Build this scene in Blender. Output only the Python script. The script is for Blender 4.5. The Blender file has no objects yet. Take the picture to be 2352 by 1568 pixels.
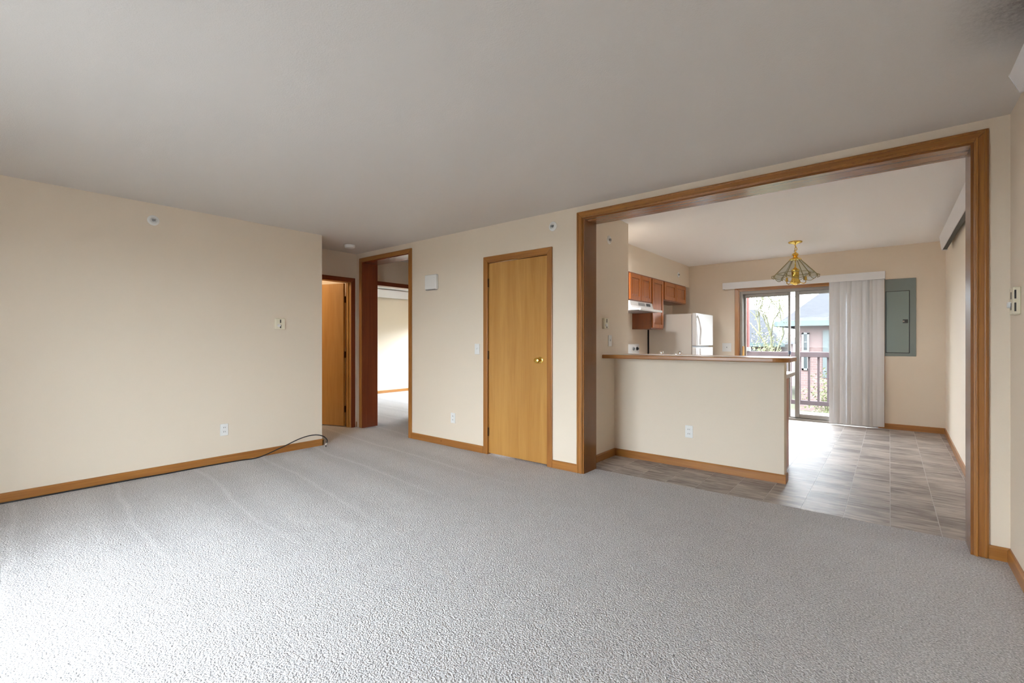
import bpy, bmesh, math, random
from mathutils import Vector, Matrix
random.seed(7)
SC = bpy.context.scene
COL = SC.collection

# ------------------------------------------------------------------ camera, world, light, exposure
cd = bpy.data.cameras.new('camera')
cd.sensor_width = 36.0
cd.lens = 36.0 * 1060.0 / 2352.0
cd.shift_y = 1.0 / 2352.0
cd.clip_start = 0.02
cam = bpy.data.objects.new('camera', cd)
cam.location = (0, 0, 1.2)
cam.rotation_euler = (math.radians(90), 0, math.radians(39.28))
COL.objects.link(cam)
SC.camera = cam

world = bpy.data.worlds.new('overcast_sky')
SC.world = world
world.use_nodes = True
bgn = world.node_tree.nodes['Background']
bgn.inputs['Strength'].default_value = 1.0
_nt = world.node_tree
_tc = _nt.nodes.new('ShaderNodeTexCoord')
_sp = _nt.nodes.new('ShaderNodeSeparateXYZ')
_nt.links.new(_tc.outputs['Generated'], _sp.inputs[0])
_mr = _nt.nodes.new('ShaderNodeMapRange')      # overcast sky: brighter towards the zenith
_mr.inputs['To Min'].default_value = 13.8
_mr.inputs['To Max'].default_value = 15.5
_nt.links.new(_sp.outputs[2], _mr.inputs['Value'])
_sc = _nt.nodes.new('ShaderNodeVectorMath')
_sc.operation = 'SCALE'
_sc.inputs[0].default_value = (0.85, 0.91, 1.0)
_nt.links.new(_mr.outputs[0], _sc.inputs['Scale'])
_nt.links.new(_sc.outputs[0], bgn.inputs['Color'])

SC.view_settings.view_transform = 'Standard'
SC.view_settings.look = 'None'
SC.view_settings.gamma = 1.0
SC.view_settings.use_curve_mapping = False
SC.view_settings.exposure = 0.85
SC.cycles.max_bounces = 14
SC.cycles.diffuse_bounces = 10
SC.cycles.glossy_bounces = 5
SC.cycles.transparent_max_bounces = 24
SC.cycles.sample_clamp_indirect = 6.0


def portal(name, loc, rot, sx, sy):
    """marks a real window opening so that the sky is sampled through it"""
    l = bpy.data.lights.new(name, 'AREA')
    l.shape = 'RECTANGLE'
    l.size, l.size_y = sx, sy
    o = bpy.data.objects.new(name, l)
    o.location, o.rotation_euler = loc, rot
    l.cycles.is_portal = True
    COL.objects.link(o)


R90 = math.radians(90)
portal('window_portal', (-2.3, -0.92, 1.04), (R90, 0, math.radians(180)), 1.7, 2.0)
portal('window_portal', (-1.02, 8.42, 1.02), (-R90, 0, math.radians(180)), 1.8, 2.05)
portal('window_portal', (-7.7, 7.72, 0.97), (-R90, 0, math.radians(180)), 2.6, 1.35)

# ------------------------------------------------------------------ materials
def new_mat(name):
    m = bpy.data.materials.new(name)
    m.use_nodes = True
    nt = m.node_tree
    return m, nt, nt.nodes['Principled BSDF']


def lk(nt, a, b):
    nt.links.new(a, b)


def nd(nt, t, **kw):
    n = nt.nodes.new(t)
    for k, v in kw.items():
        if hasattr(n, k):
            setattr(n, k, v)
        else:
            n.inputs[k].default_value = v
    return n


def pos(nt, scale=(1, 1, 1), jitter=0.0):
    g = nt.nodes.new('ShaderNodeNewGeometry')
    mp = nt.nodes.new('ShaderNodeMapping')
    mp.inputs['Scale'].default_value = scale
    lk(nt, g.outputs['Position'], mp.inputs['Vector'])
    if jitter:
        oi = nt.nodes.new('ShaderNodeObjectInfo')
        ml = nt.nodes.new('ShaderNodeMath')
        ml.operation = 'MULTIPLY'
        ml.inputs[1].default_value = jitter
        lk(nt, oi.outputs['Random'], ml.inputs[0])
        cb = nt.nodes.new('ShaderNodeCombineXYZ')
        for i in range(3):
            lk(nt, ml.outputs[0], cb.inputs[i])
        lk(nt, cb.outputs[0], mp.inputs['Location'])
    return mp.outputs['Vector']


def flat(name, col, rough=0.5, metal=0.0, spec=0.5):
    m, nt, b = new_mat(name)
    b.inputs['Base Color'].default_value = (*col, 1)
    b.inputs['Roughness'].default_value = rough
    b.inputs['Metallic'].default_value = metal
    b.inputs['Specular IOR Level'].default_value = spec
    n = nd(nt, 'ShaderNodeTexNoise', Scale=35.0, Detail=3.0)
    lk(nt, pos(nt), n.inputs['Vector'])
    mr = nd(nt, 'ShaderNodeMapRange')
    mr.inputs['To Min'].default_value = max(0.02, rough - 0.05)
    mr.inputs['To Max'].default_value = min(1.0, rough + 0.05)
    lk(nt, n.outputs['Fac'], mr.inputs['Value'])
    lk(nt, mr.outputs[0], b.inputs['Roughness'])
    return m


def paint(name, col, rough=0.62, bump=0.12, scale=140.0, spec=0.3):
    m, nt, b = new_mat(name)
    b.inputs['Roughness'].default_value = rough
    b.inputs['Specular IOR Level'].default_value = spec
    v = pos(nt)
    big = nd(nt, 'ShaderNodeTexNoise', Scale=1.3, Detail=2.0)
    lk(nt, v, big.inputs['Vector'])
    mx = nd(nt, 'ShaderNodeMix', data_type='RGBA')
    mx.inputs['A'].default_value = (*[c * 0.985 for c in col], 1)
    mx.inputs['B'].default_value = (*[min(1, c * 1.015) for c in col], 1)
    lk(nt, big.outputs['Fac'], mx.inputs['Factor'])
    lk(nt, mx.outputs['Result'], b.inputs['Base Color'])
    n = nd(nt, 'ShaderNodeTexNoise', Scale=scale, Detail=4.0, Roughness=0.6)
    lk(nt, v, n.inputs['Vector'])
    bp = nd(nt, 'ShaderNodeBump', Strength=bump, Distance=0.004)
    lk(nt, n.outputs['Fac'], bp.inputs['Height'])
    lk(nt, bp.outputs[0], b.inputs['Normal'])
    return m


def oak(name, axis, light, dark, rough=0.34, fine=1.0):
    """straight-grained varnished oak, grain along axis 0/1/2"""
    m, nt, b = new_mat(name)
    s1 = [26.0 * fine] * 3
    s1[axis] = 1.1
    s2 = [190.0 * fine] * 3
    s2[axis] = 3.2
    a = nd(nt, 'ShaderNodeTexNoise', Scale=1.0, Detail=4.0, Roughness=0.55, Distortion=0.8)
    lk(nt, pos(nt, s1, 9.0), a.inputs['Vector'])
    c = nd(nt, 'ShaderNodeTexNoise', Scale=1.0, Detail=2.0, Roughness=0.6)
    lk(nt, pos(nt, s2, 5.0), c.inputs['Vector'])
    s3 = [5.5] * 3
    s3[axis] = 0.12
    w = nd(nt, 'ShaderNodeTexNoise', Scale=1.0, Detail=1.0)
    lk(nt, pos(nt, s3, 3.0), w.inputs['Vector'])
    ad = nd(nt, 'ShaderNodeMath', operation='MULTIPLY_ADD')
    lk(nt, c.outputs['Fac'], ad.inputs[0])
    ad.inputs[1].default_value = 0.45
    lk(nt, a.outputs['Fac'], ad.inputs[2])
    ad2 = nd(nt, 'ShaderNodeMath', operation='MULTIPLY_ADD')
    lk(nt, w.outputs['Fac'], ad2.inputs[0])
    ad2.inputs[1].default_value = 0.4
    lk(nt, ad.outputs[0], ad2.inputs[2])
    mr = nd(nt, 'ShaderNodeMapRange')
    mr.inputs['From Min'].default_value = 0.66
    mr.inputs['From Max'].default_value = 1.2
    lk(nt, ad2.outputs[0], mr.inputs['Value'])
    mx = nd(nt, 'ShaderNodeMix', data_type='RGBA')
    mx.inputs['A'].default_value = (*dark, 1)
    mx.inputs['B'].default_value = (*light, 1)
    lk(nt, mr.outputs[0], mx.inputs['Factor'])
    lk(nt, mx.outputs['Result'], b.inputs['Base Color'])
    b.inputs['Roughness'].default_value = rough
    b.inputs['Coat Weight'].default_value = 0.25
    b.inputs['Coat Roughness'].default_value = 0.2
    bp = nd(nt, 'ShaderNodeBump', Strength=0.08, Distance=0.001)
    lk(nt, c.outputs['Fac'], bp.inputs['Height'])
    lk(nt, bp.outputs[0], b.inputs['Normal'])
    return m


WALL = paint('cream_wall_paint', (0.755, 0.66, 0.54))
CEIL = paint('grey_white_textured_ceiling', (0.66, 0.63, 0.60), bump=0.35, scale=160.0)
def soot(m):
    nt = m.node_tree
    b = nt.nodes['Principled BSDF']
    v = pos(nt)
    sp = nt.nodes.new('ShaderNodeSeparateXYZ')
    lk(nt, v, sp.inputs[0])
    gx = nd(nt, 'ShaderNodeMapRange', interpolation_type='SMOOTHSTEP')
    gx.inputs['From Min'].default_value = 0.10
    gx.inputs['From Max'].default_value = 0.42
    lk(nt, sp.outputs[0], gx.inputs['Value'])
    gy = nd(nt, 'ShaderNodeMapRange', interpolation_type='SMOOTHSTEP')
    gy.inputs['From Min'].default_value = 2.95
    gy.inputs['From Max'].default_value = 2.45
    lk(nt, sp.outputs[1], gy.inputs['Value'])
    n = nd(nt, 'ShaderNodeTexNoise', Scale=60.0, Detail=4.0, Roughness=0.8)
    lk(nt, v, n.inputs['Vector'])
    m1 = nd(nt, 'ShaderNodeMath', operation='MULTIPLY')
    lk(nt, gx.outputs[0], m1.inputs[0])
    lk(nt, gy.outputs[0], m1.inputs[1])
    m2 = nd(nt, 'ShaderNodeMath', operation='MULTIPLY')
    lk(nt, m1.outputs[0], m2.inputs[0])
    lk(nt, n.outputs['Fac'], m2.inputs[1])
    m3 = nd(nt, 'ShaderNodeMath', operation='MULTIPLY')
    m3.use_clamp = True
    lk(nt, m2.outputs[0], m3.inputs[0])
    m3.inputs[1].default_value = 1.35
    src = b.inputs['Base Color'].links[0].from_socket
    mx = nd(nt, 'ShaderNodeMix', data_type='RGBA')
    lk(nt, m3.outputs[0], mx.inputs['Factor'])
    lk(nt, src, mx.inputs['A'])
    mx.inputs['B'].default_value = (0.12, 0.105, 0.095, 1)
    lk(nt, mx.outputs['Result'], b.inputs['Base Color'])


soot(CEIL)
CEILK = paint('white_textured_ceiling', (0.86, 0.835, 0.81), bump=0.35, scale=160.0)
TL, TD = (0.43, 0.185, 0.038), (0.26, 0.095, 0.019)
OAKX = oak('oak_trim_along_x', 0, TL, TD)
OAKY = oak('oak_trim_along_y', 1, TL, TD)
OAKZ = oak('oak_trim_upright', 2, TL, TD)
BX_ = oak('brown_shaded_jamb_along_x', 0, (0.31, 0.125, 0.03), (0.20, 0.072, 0.015), rough=0.24)  # trim oak darkened: shade of the kitchen opening painted into its jambs
BZ_ = oak('brown_shaded_jamb_upright', 2, (0.31, 0.125, 0.03), (0.20, 0.072, 0.015), rough=0.24)
JX = oak('red_shaded_jamb_along_x', 0, (0.25, 0.058, 0.019), (0.16, 0.032, 0.011), rough=0.22)  # trim oak made darker and redder, painting the hall's shade into the boards
JY = oak('red_shaded_jamb_along_y', 1, (0.25, 0.058, 0.019), (0.16, 0.032, 0.011), rough=0.22)
JZ = oak('red_shaded_jamb_upright', 2, (0.25, 0.058, 0.019), (0.16, 0.032, 0.011), rough=0.22)
DOORW = oak('honey_oak_veneer', 2, (0.54, 0.285, 0.075), (0.42, 0.195, 0.042), rough=0.3, fine=0.6)
CABZ = oak('cabinet_oak_upright', 2, (0.48, 0.155, 0.03), (0.31, 0.08, 0.014))
CABY = oak('cabinet_oak_level', 1, (0.48, 0.155, 0.03), (0.31, 0.08, 0.014))
CABD = oak('cabinet_oak_side', 2, (0.26, 0.075, 0.022), (0.18, 0.045, 0.014))
WHITE = flat('white_plastic', (0.80, 0.80, 0.78), 0.35)
IVORY = flat('ivory_plastic', (0.74, 0.69, 0.54), 0.4)
SLOT = flat('dark_slot', (0.03, 0.03, 0.03), 0.5)
ENAMEL = flat('white_enamel', (0.78, 0.77, 0.75), 0.25)
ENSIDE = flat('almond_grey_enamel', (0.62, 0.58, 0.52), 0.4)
CHROME = flat('chrome', (0.8, 0.8, 0.8), 0.12, 1.0)
STEEL = flat('grey_steel', (0.35, 0.35, 0.36), 0.35, 0.6)
BRASS = flat('polished_brass', (0.83, 0.55, 0.13), 0.16, 1.0)
BRASSD = flat('aged_brass', (0.30, 0.25, 0.12), 0.35, 0.9)
HINGE = flat('bronze_hinge', (0.10, 0.05, 0.025), 0.4, 0.8)
BLACK = flat('black_rubber', (0.012, 0.012, 0.012), 0.5)
GREYG = flat('grey_green_enamel', (0.19, 0.22, 0.205), 0.38)
GREYL = flat('grey_green_door_enamel', (0.215, 0.265, 0.245), 0.3)
ALU = flat('bronze_grey_aluminium', (0.24, 0.215, 0.19), 0.4, 0.3)
VANE = flat('off_white_vinyl_vane', (0.70, 0.70, 0.71), 0.5)
VAL = flat('white_valance', (0.78, 0.78, 0.79), 0.4)
HEAT = flat('white_sheet_metal', (0.76, 0.75, 0.76), 0.4)
LAMINATE = flat('pale_laminate', (0.70, 0.68, 0.64), 0.22)
CABLE = flat('black_cable_jacket', (0.018, 0.018, 0.02), 0.4)
NAVY = flat('dark_blue_latch', (0.03, 0.05, 0.09), 0.4)

# outdoors: every albedo is plain and modest, the sky makes them pale
def mottled(name, c1, c2, scale, rough=0.85, stretch=(1, 1, 1)):
    m, nt, b = new_mat(name)
    n = nd(nt, 'ShaderNodeTexNoise', Scale=scale, Detail=5.0, Roughness=0.65)
    lk(nt, pos(nt, stretch), n.inputs['Vector'])
    mr = nd(nt, 'ShaderNodeMapRange')
    mr.inputs['From Min'].default_value = 0.3
    mr.inputs['From Max'].default_value = 0.7
    lk(nt, n.outputs['Fac'], mr.inputs['Value'])
    mx = nd(nt, 'ShaderNodeMix', data_type='RGBA')
    mx.inputs['A'].default_value = (*c1, 1)
    mx.inputs['B'].default_value = (*c2, 1)
    lk(nt, mr.outputs[0], mx.inputs['Factor'])
    lk(nt, mx.outputs['Result'], b.inputs['Base Color'])
    b.inputs['Roughness'].default_value = rough
    b.inputs['Specular IOR Level'].default_value = 0.2
    return m


SHINGLE = mottled('grey_shingles', (0.015, 0.015, 0.0175), (0.022, 0.022, 0.025), 6.0, stretch=(1, 1, 4))
GUTTER = flat('green_gutter_paint', (0.030, 0.047, 0.048), 0.5)
REDWOOD = mottled('red_brown_stained_wood', (0.062, 0.046, 0.049), (0.082, 0.062, 0.066), 4.0)
REDPOST = mottled('red_stained_post', (0.085, 0.03, 0.027), (0.11, 0.045, 0.04), 8.0)
DECK = mottled('weathered_deck_boards', (0.07, 0.064, 0.06), (0.09, 0.083, 0.078), 5.0)
LAWN = mottled('spring_lawn', (0.05, 0.056, 0.03), (0.08, 0.08, 0.05), 3.0, 0.95)
BARK = mottled('grey_bark', (0.085, 0.083, 0.052), (0.115, 0.11, 0.07), 14.0)
BUD = mottled('yellow_green_buds', (0.10, 0.105, 0.052), (0.125, 0.127, 0.068), 3.0)
PAINTW = flat('white_window_paint', (0.11, 0.11, 0.11), 0.5)
SHUT = flat('sage_shutter_paint', (0.05, 0.06, 0.06), 0.5)
DGLASS = flat('dark_window_pane', (0.03, 0.037, 0.04), 0.3)


def brick_mat():
    m, nt, b = new_mat('red_brick')
    br = nd(nt, 'ShaderNodeTexBrick', Scale=1.0)
    br.inputs['Color1'].default_value = (0.105, 0.066, 0.061, 1)
    br.inputs['Color2'].default_value = (0.092, 0.056, 0.052, 1)
    br.inputs['Mortar'].default_value = (0.11, 0.083, 0.078, 1)
    br.inputs['Brick Width'].default_value = 0.22
    br.inputs['Row Height'].default_value = 0.075
    br.inputs['Mortar Size'].default_value = 0.008
    g = nt.nodes.new('ShaderNodeNewGeometry')
    sp = nt.nodes.new('ShaderNodeSeparateXYZ')
    cb = nt.nodes.new('ShaderNodeCombineXYZ')
    lk(nt, g.outputs['Position'], sp.inputs[0])
    ad = nd(nt, 'ShaderNodeMath', operation='ADD')
    lk(nt, sp.outputs[0], ad.inputs[0])
    lk(nt, sp.outputs[1], ad.inputs[1])
    lk(nt, ad.outputs[0], cb.inputs[0])
    lk(nt, sp.outputs[2], cb.inputs[1])
    lk(nt, cb.outputs[0], br.inputs['Vector'])
    lk(nt, br.outputs['Color'], b.inputs['Base Color'])
    b.inputs['Roughness'].default_value = 0.85
    return m


BRICK = brick_mat()


def glass_mat():
    m, nt, b = new_mat('clear_window_glass')
    nt.nodes.remove(b)
    t = nt.nodes.new('ShaderNodeBsdfTransparent')
    t.inputs['Color'].default_value = (0.95, 0.97, 0.965, 1)
    g = nt.nodes.new('ShaderNodeBsdfGlossy')
    g.inputs['Roughness'].default_value = 0.02
    f = nd(nt, 'ShaderNodeLayerWeight', Blend=0.5)
    pw = nd(nt, 'ShaderNodeMath', operation='POWER')
    pw.inputs[1].default_value = 5.0
    lk(nt, f.outputs['Facing'], pw.inputs[0])
    ma = nd(nt, 'ShaderNodeMath', operation='MULTIPLY_ADD')
    ma.inputs[1].default_value = 0.85
    ma.inputs[2].default_value = 0.004
    lk(nt, pw.outputs[0], ma.inputs[0])
    mx = nt.nodes.new('ShaderNodeMixShader')
    lk(nt, ma.outputs[0], mx.inputs[0])
    lk(nt, t.outputs[0], mx.inputs[1])
    lk(nt, g.outputs[0], mx.inputs[2])
    lk(nt, mx.outputs[0], nt.nodes['Material Output'].inputs['Surface'])
    return m


GLASS = glass_mat()


def carpet_mat():
    m, nt, b = new_mat('beige_grey_cut_pile_carpet')
    v = pos(nt)
    # tufts
    tuft = nd(nt, 'ShaderNodeTexNoise', Scale=125.0, Detail=2.0, Roughness=0.6, Distortion=0.3)
    lk(nt, v, tuft.inputs['Vector'])
    vor = nd(nt, 'ShaderNodeTexVoronoi', Scale=135.0)
    lk(nt, v, vor.inputs['Vector'])
    mid = nd(nt, 'ShaderNodeTexNoise', Scale=7.0, Detail=4.0, Roughness=0.6)
    lk(nt, v, mid.inputs['Vector'])
    # vacuum tracks: pile brushed in strips that run along the room
    sp = nt.nodes.new('ShaderNodeSeparateXYZ')
    lk(nt, v, sp.inputs[0])
    yy = nd(nt, 'ShaderNodeMath', operation='MULTIPLY_ADD')
    lk(nt, sp.outputs[0], yy.inputs[0])
    yy.inputs[1].default_value = 0.085
    lk(nt, sp.outputs[1], yy.inputs[2])
    wob = nd(nt, 'ShaderNodeTexNoise', Scale=0.9, Detail=2.0)
    lk(nt, v, wob.inputs['Vector'])
    y2 = nd(nt, 'ShaderNodeMath', operation='MULTIPLY_ADD')
    lk(nt, wob.outputs['Fac'], y2.inputs[0])
    y2.inputs[1].default_value = 0.22
    lk(nt, yy.outputs[0], y2.inputs[2])
    fr = nd(nt, 'ShaderNodeMath', operation='PINGPONG')
    lk(nt, y2.outputs[0], fr.inputs[0])
    fr.inputs[1].default_value = 0.29
    line = nd(nt, 'ShaderNodeMapRange')
    line.inputs['From Min'].default_value = 0.0
    line.inputs['From Max'].default_value = 0.028
    line.inputs['To Min'].default_value = 1.0
    line.inputs['To Max'].default_value = 0.0
    lk(nt, fr.outputs[0], line.inputs['Value'])
    band = nd(nt, 'ShaderNodeMapRange')
    band.inputs['From Min'].default_value = 0.1
    band.inputs['From Max'].default_value = 0.2
    lk(nt, fr.outputs[0], band.inputs['Value'])
    # tracks only near the left wall
    fade = nd(nt, 'ShaderNodeMapRange')
    fade.inputs['From Min'].default_value = -2.2
    fade.inputs['From Max'].default_value = -3.4
    lk(nt, sp.outputs[0], fade.inputs['Value'])
    l2 = nd(nt, 'ShaderNodeMath', operation='MULTIPLY')
    lk(nt, line.outputs[0], l2.inputs[0])
    lk(nt, fade.outputs[0], l2.inputs[1])
    b2 = nd(nt, 'ShaderNodeMath', operation='MULTIPLY')
    lk(nt, band.outputs[0], b2.inputs[0])
    lk(nt, fade.outputs[0], b2.inputs[1])
    # value
    acc = nd(nt, 'ShaderNodeMath', operation='MULTIPLY_ADD')
    lk(nt, tuft.outputs['Fac'], acc.inputs[0])
    acc.inputs[1].default_value = 2.2
    acc.inputs[2].default_value = -0.14
    a2 = nd(nt, 'ShaderNodeMath', operation='MULTIPLY_ADD')
    lk(nt, mid.outputs['Fac'], a2.inputs[0])
    a2.inputs[1].default_value = 0.16
    lk(nt, acc.outputs[0], a2.inputs[2])
    a3 = nd(nt, 'ShaderNodeMath', operation='MULTIPLY_ADD')
    lk(nt, l2.outputs[0], a3.inputs[0])
    a3.inputs[1].default_value = 0.16
    lk(nt, a2.outputs[0], a3.inputs[2])
    a4 = nd(nt, 'ShaderNodeMath', operation='MULTIPLY_ADD')
    lk(nt, b2.outputs[0], a4.inputs[0])
    a4.inputs[1].default_value = 0.09
    lk(nt, a3.outputs[0], a4.inputs[2])
    a5 = nd(nt, 'ShaderNodeVectorMath', operation='SCALE')
    a5.inputs[0].default_value = (0.505, 0.49, 0.49)
    lk(nt, a4.outputs[0], a5.inputs['Scale'])
    lk(nt, a5.outputs[0], b.inputs['Base Color'])
    b.inputs['Roughness'].default_value = 0.95
    b.inputs['Specular IOR Level'].default_value = 0.1
    b.inputs['Sheen Weight'].default_value = 0.15
    hh = nd(nt, 'ShaderNodeMath', operation='SUBTRACT')
    lk(nt, tuft.outputs['Fac'], hh.inputs[0])
    lk(nt, vor.outputs['Distance'], hh.inputs[1])
    bp = nd(nt, 'ShaderNodeBump', Strength=0.8, Distance=0.007)
    lk(nt, hh.outputs[0], bp.inputs['Height'])
    lk(nt, bp.outputs[0], b.inputs['Normal'])
    return m


CARPET = carpet_mat()


def tile_mat():
    m, nt, b = new_mat('taupe_streaked_vinyl_tile')
    a = nd(nt, 'ShaderNodeTexNoise', Scale=1.0, Detail=6.0, Roughness=0.62, Distortion=0.7)
    lk(nt, pos(nt, (5, 34, 5), 13.0), a.inputs['Vector'])
    c = nd(nt, 'ShaderNodeTexNoise', Scale=1.0, Detail=2.0)
    lk(nt, pos(nt, (2.0, 5.0, 2), 7.0), c.inputs['Vector'])
    ad = nd(nt, 'ShaderNodeMath', operation='MULTIPLY_ADD')
    lk(nt, c.outputs['Fac'], ad.inputs[0])
    ad.inputs[1].default_value = 0.7
    lk(nt, a.outputs['Fac'], ad.inputs[2])
    rp = nt.nodes.new('ShaderNodeValToRGB')
    e = rp.color_ramp.elements
    e[0].position, e[0].color = 0.52, (0.125, 0.10, 0.088, 1)
    e[1].position, e[1].color = 1.0, (0.50, 0.44, 0.395, 1)
    k = e.new(0.76)
    k.color = (0.265, 0.225, 0.20, 1)
    lk(nt, ad.outputs[0], rp.inputs[0])
    lk(nt, rp.outputs[0], b.inputs['Base Color'])
    b.inputs['Roughness'].default_value = 0.50
    b.inputs['Specular IOR Level'].default_value = 0.30
    bp = nd(nt, 'ShaderNodeBump', Strength=0.15, Distance=0.002)
    lk(nt, a.outputs['Fac'], bp.inputs['Height'])
    lk(nt, bp.outputs[0], b.inputs['Normal'])
    return m


TILE = tile_mat()
GROUT = flat('pale_grout', (0.50, 0.47, 0.45), 0.5)

# ------------------------------------------------------------------ mesh helpers
class MB:
    def __init__(self):
        self.bm = bmesh.new()

    def _xf(self, vs, rot, org):
        if rot:
            M = Matrix.Translation(org) @ Matrix.Rotation(rot, 4, 'Z') @ Matrix.Translation(-Vector(org))
            bmesh.ops.transform(self.bm, matrix=M, verts=vs)

    def box(self, x0, x1, y0, y1, z0, z1, bev=0.0, rot=0, org=(0, 0, 0), seg=1):
        r = bmesh.ops.create_cube(self.bm, size=1.0)
        vs = r['verts']
        bmesh.ops.scale(self.bm, vec=(x1 - x0, y1 - y0, z1 - z0), verts=vs)
        bmesh.ops.translate(self.bm, vec=((x0 + x1) / 2, (y0 + y1) / 2, (z0 + z1) / 2), verts=vs)
        self._xf(vs, rot, org)
        if bev:
            es = list({e for v in vs for e in v.link_edges})
            bmesh.ops.bevel(self.bm, geom=es, offset=bev, segments=seg, affect='EDGES', profile=0.5)
        return self

    def prism(self, pts, axis, a, b):
        """closed polygon pts (in the two other axes, cyclic order) extruded along axis from a to b"""
        def mk(p, t):
            q = [0, 0, 0]
            o = [i for i in range(3) if i != axis]
            q[axis] = t
            q[o[0]], q[o[1]] = p
            return self.bm.verts.new(q)
        A = [mk(p, a) for p in pts]
        B = [mk(p, b) for p in pts]
        n = len(pts)
        fs = [self.bm.faces.new(A), self.bm.faces.new(B[::-1])]
        for i in range(n):
            fs.append(self.bm.faces.new((A[i], B[i], B[(i + 1) % n], A[(i + 1) % n])))
        bmesh.ops.recalc_face_normals(self.bm, faces=fs)
        return self

    def tube(self, pts, r, n=8, r2=None):
        pts = [Vector(p) for p in pts]
        rings = []
        up = Vector((0.13, 0.27, 0.95)).normalized()
        for i, p in enumerate(pts):
            d = (pts[min(i + 1, len(pts) - 1)] - pts[max(i - 1, 0)]).normalized()
            if abs(d.dot(up)) > 0.97:
                s = d.cross(Vector((1, 0, 0))).normalized()
            else:
                s = d.cross(up).normalized()
            t = d.cross(s).normalized()
            f = i / max(1, len(pts) - 1)
            rr = r if r2 is None else r + (r2 - r) * f
            rings.append([self.bm.verts.new(p + rr * (math.cos(2 * math.pi * k / n) * s + math.sin(2 * math.pi * k / n) * t)) for k in range(n)])
        fs = []
        for a, b in zip(rings, rings[1:]):
            for k in range(n):
                fs.append(self.bm.faces.new((a[k], a[(k + 1) % n], b[(k + 1) % n], b[k])))
        fs.append(self.bm.faces.new(rings[0][::-1]))
        fs.append(self.bm.faces.new(rings[-1]))
        bmesh.ops.recalc_face_normals(self.bm, faces=fs)
        return self

    def lathe(self, prof, c, axis=2, n=24):
        """prof: list of (radius, offset along axis) round the point c"""
        c = Vector(c)
        o = [i for i in range(3) if i != axis]
        rings = []
        for rad, h in prof:
            ring = []
            for k in range(n):
                q = [0, 0, 0]
                q[axis] = h
                q[o[0]] = rad * math.cos(2 * math.pi * k / n)
                q[o[1]] = rad * math.sin(2 * math.pi * k / n)
                ring.append(self.bm.verts.new(c + Vector(q)))
            rings.append(ring)
        fs = []
        for a, b in zip(rings, rings[1:]):
            for k in range(n):
                fs.append(self.bm.faces.new((a[k], a[(k + 1) % n], b[(k + 1) % n], b[k])))
        fs.append(self.bm.faces.new(rings[0][::-1]))
        fs.append(self.bm.faces.new(rings[-1]))
        bmesh.ops.recalc_face_normals(self.bm, faces=fs)
        return self

    def poly(self, pts):
        self.bm.faces.new([self.bm.verts.new(p) for p in pts])
        return self

    def build(self, name, mat, parent=None, smooth=False):
        vs = self.bm.verts
        lo = Vector([min(v.co[i] for v in vs) for i in range(3)])
        hi = Vector([max(v.co[i] for v in vs) for i in range(3)])
        c = (lo + hi) / 2
        if parent is None:
            c.z = lo.z
        for v in vs:
            v.co -= c
        me = bpy.data.meshes.new(name)
        self.bm.to_mesh(me)
        self.bm.free()
        me.materials.append(mat)
        if smooth:
            for p in me.polygons:
                p.use_smooth = True
            try:
                me.set_sharp_from_angle(angle=math.radians(38))
            except Exception:
                pass
        o = bpy.data.objects.new(name, me)
        COL.objects.link(o)
        w = Vector((0, 0, 0))
        q = parent
        while q is not None:
            w += q.location
            q = q.parent
        o.location = c - w
        o.parent = parent
        return o


def tag(o, label=None, cat=None, group=None, kind=None):
    if label: o['label'] = label
    if cat: o['category'] = cat
    if group: o['group'] = group
    if kind: o['kind'] = kind
    return o


def thing(name, label, cat, loc, group=None, kind=None):
    o = bpy.data.objects.new(name, None)
    o.empty_display_size = 0.1
    o.location = loc
    COL.objects.link(o)
    return tag(o, label, cat, group, kind)


def struct(name, mb, mat, label, cat, parent=None):
    return tag(mb.build(name, mat, parent), label, cat, kind='structure')


# ------------------------------------------------------------------ room dimensions (metres)
XL, XR, YM, YMB, YB, H = -5.11, 0.51, 3.665, 3.885, -0.75, 2.44
XH = -5.84                   # wall of the little hall
KX, KY, HK = -3.015, 8.23, 2.52
KR0, KR1 = 0.505, 0.567      # the kitchen's right wall runs very slightly askew

# ------------------------------------------------------------------ floors and ceilings
f = MB()
f.box(-9.4, XR + .1, YB - .1, YMB - .005, -0.12, 0.0)
f.box(-9.4, KX - .1, YMB - .005, 8.1, -0.12, 0.0)
struct('floor', f, CARPET, 'beige grey cut-pile carpet with vacuum tracks', 'floor')

kf = MB().box(KX - .1, .68, YMB - .005, KY + .02, -0.12, -0.0012)
kfloor = struct('floor', kf, GROUT, 'taupe streaked vinyl tile floor of the kitchen and dining nook', 'floor')
TW, TLN = 0.249, 0.50
cols_x = [-.494 + TW * i for i in range(-8, 5)]
tile_me = {}
for i, x0 in enumerate(cols_x):
    x1 = x0 + TW
    for j in range(-1, 9):
        y0 = YMB + 0.004 + j * TLN + (0.25 if (i % 2) else 0.02)
        y1 = y0 + TLN
        xa, xb, ya, yb = max(x0, -2.262), min(x1, .58), max(y0, YMB), min(y1, KY)
        if xb - xa < .02 or yb - ya < .02:
            continue
        if xb < -.72 and ya > 4.61 and yb < 5.2 and False:
            continue
        g = 0.0022
        MB().box(xa + g, xb - g, ya + g * .25, yb - g * .25, -0.01, 0.0, bev=0.0004).build('tile', TILE, kfloor)

c = MB()
c.box(-9.4, XR + .1, YB - .15, YMB - .02, H, H + .15)
c.box(-9.4, KX - .05, YMB - .02, 8.2, H, H + .15)
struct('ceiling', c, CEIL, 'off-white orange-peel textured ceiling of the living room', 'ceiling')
struct('ceiling', MB().box(KX - .1, .72, YMB - .02, KY + .15, HK, HK + .12), CEILK, 'off-white ceiling of the kitchen and dining nook', 'ceiling')

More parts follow.
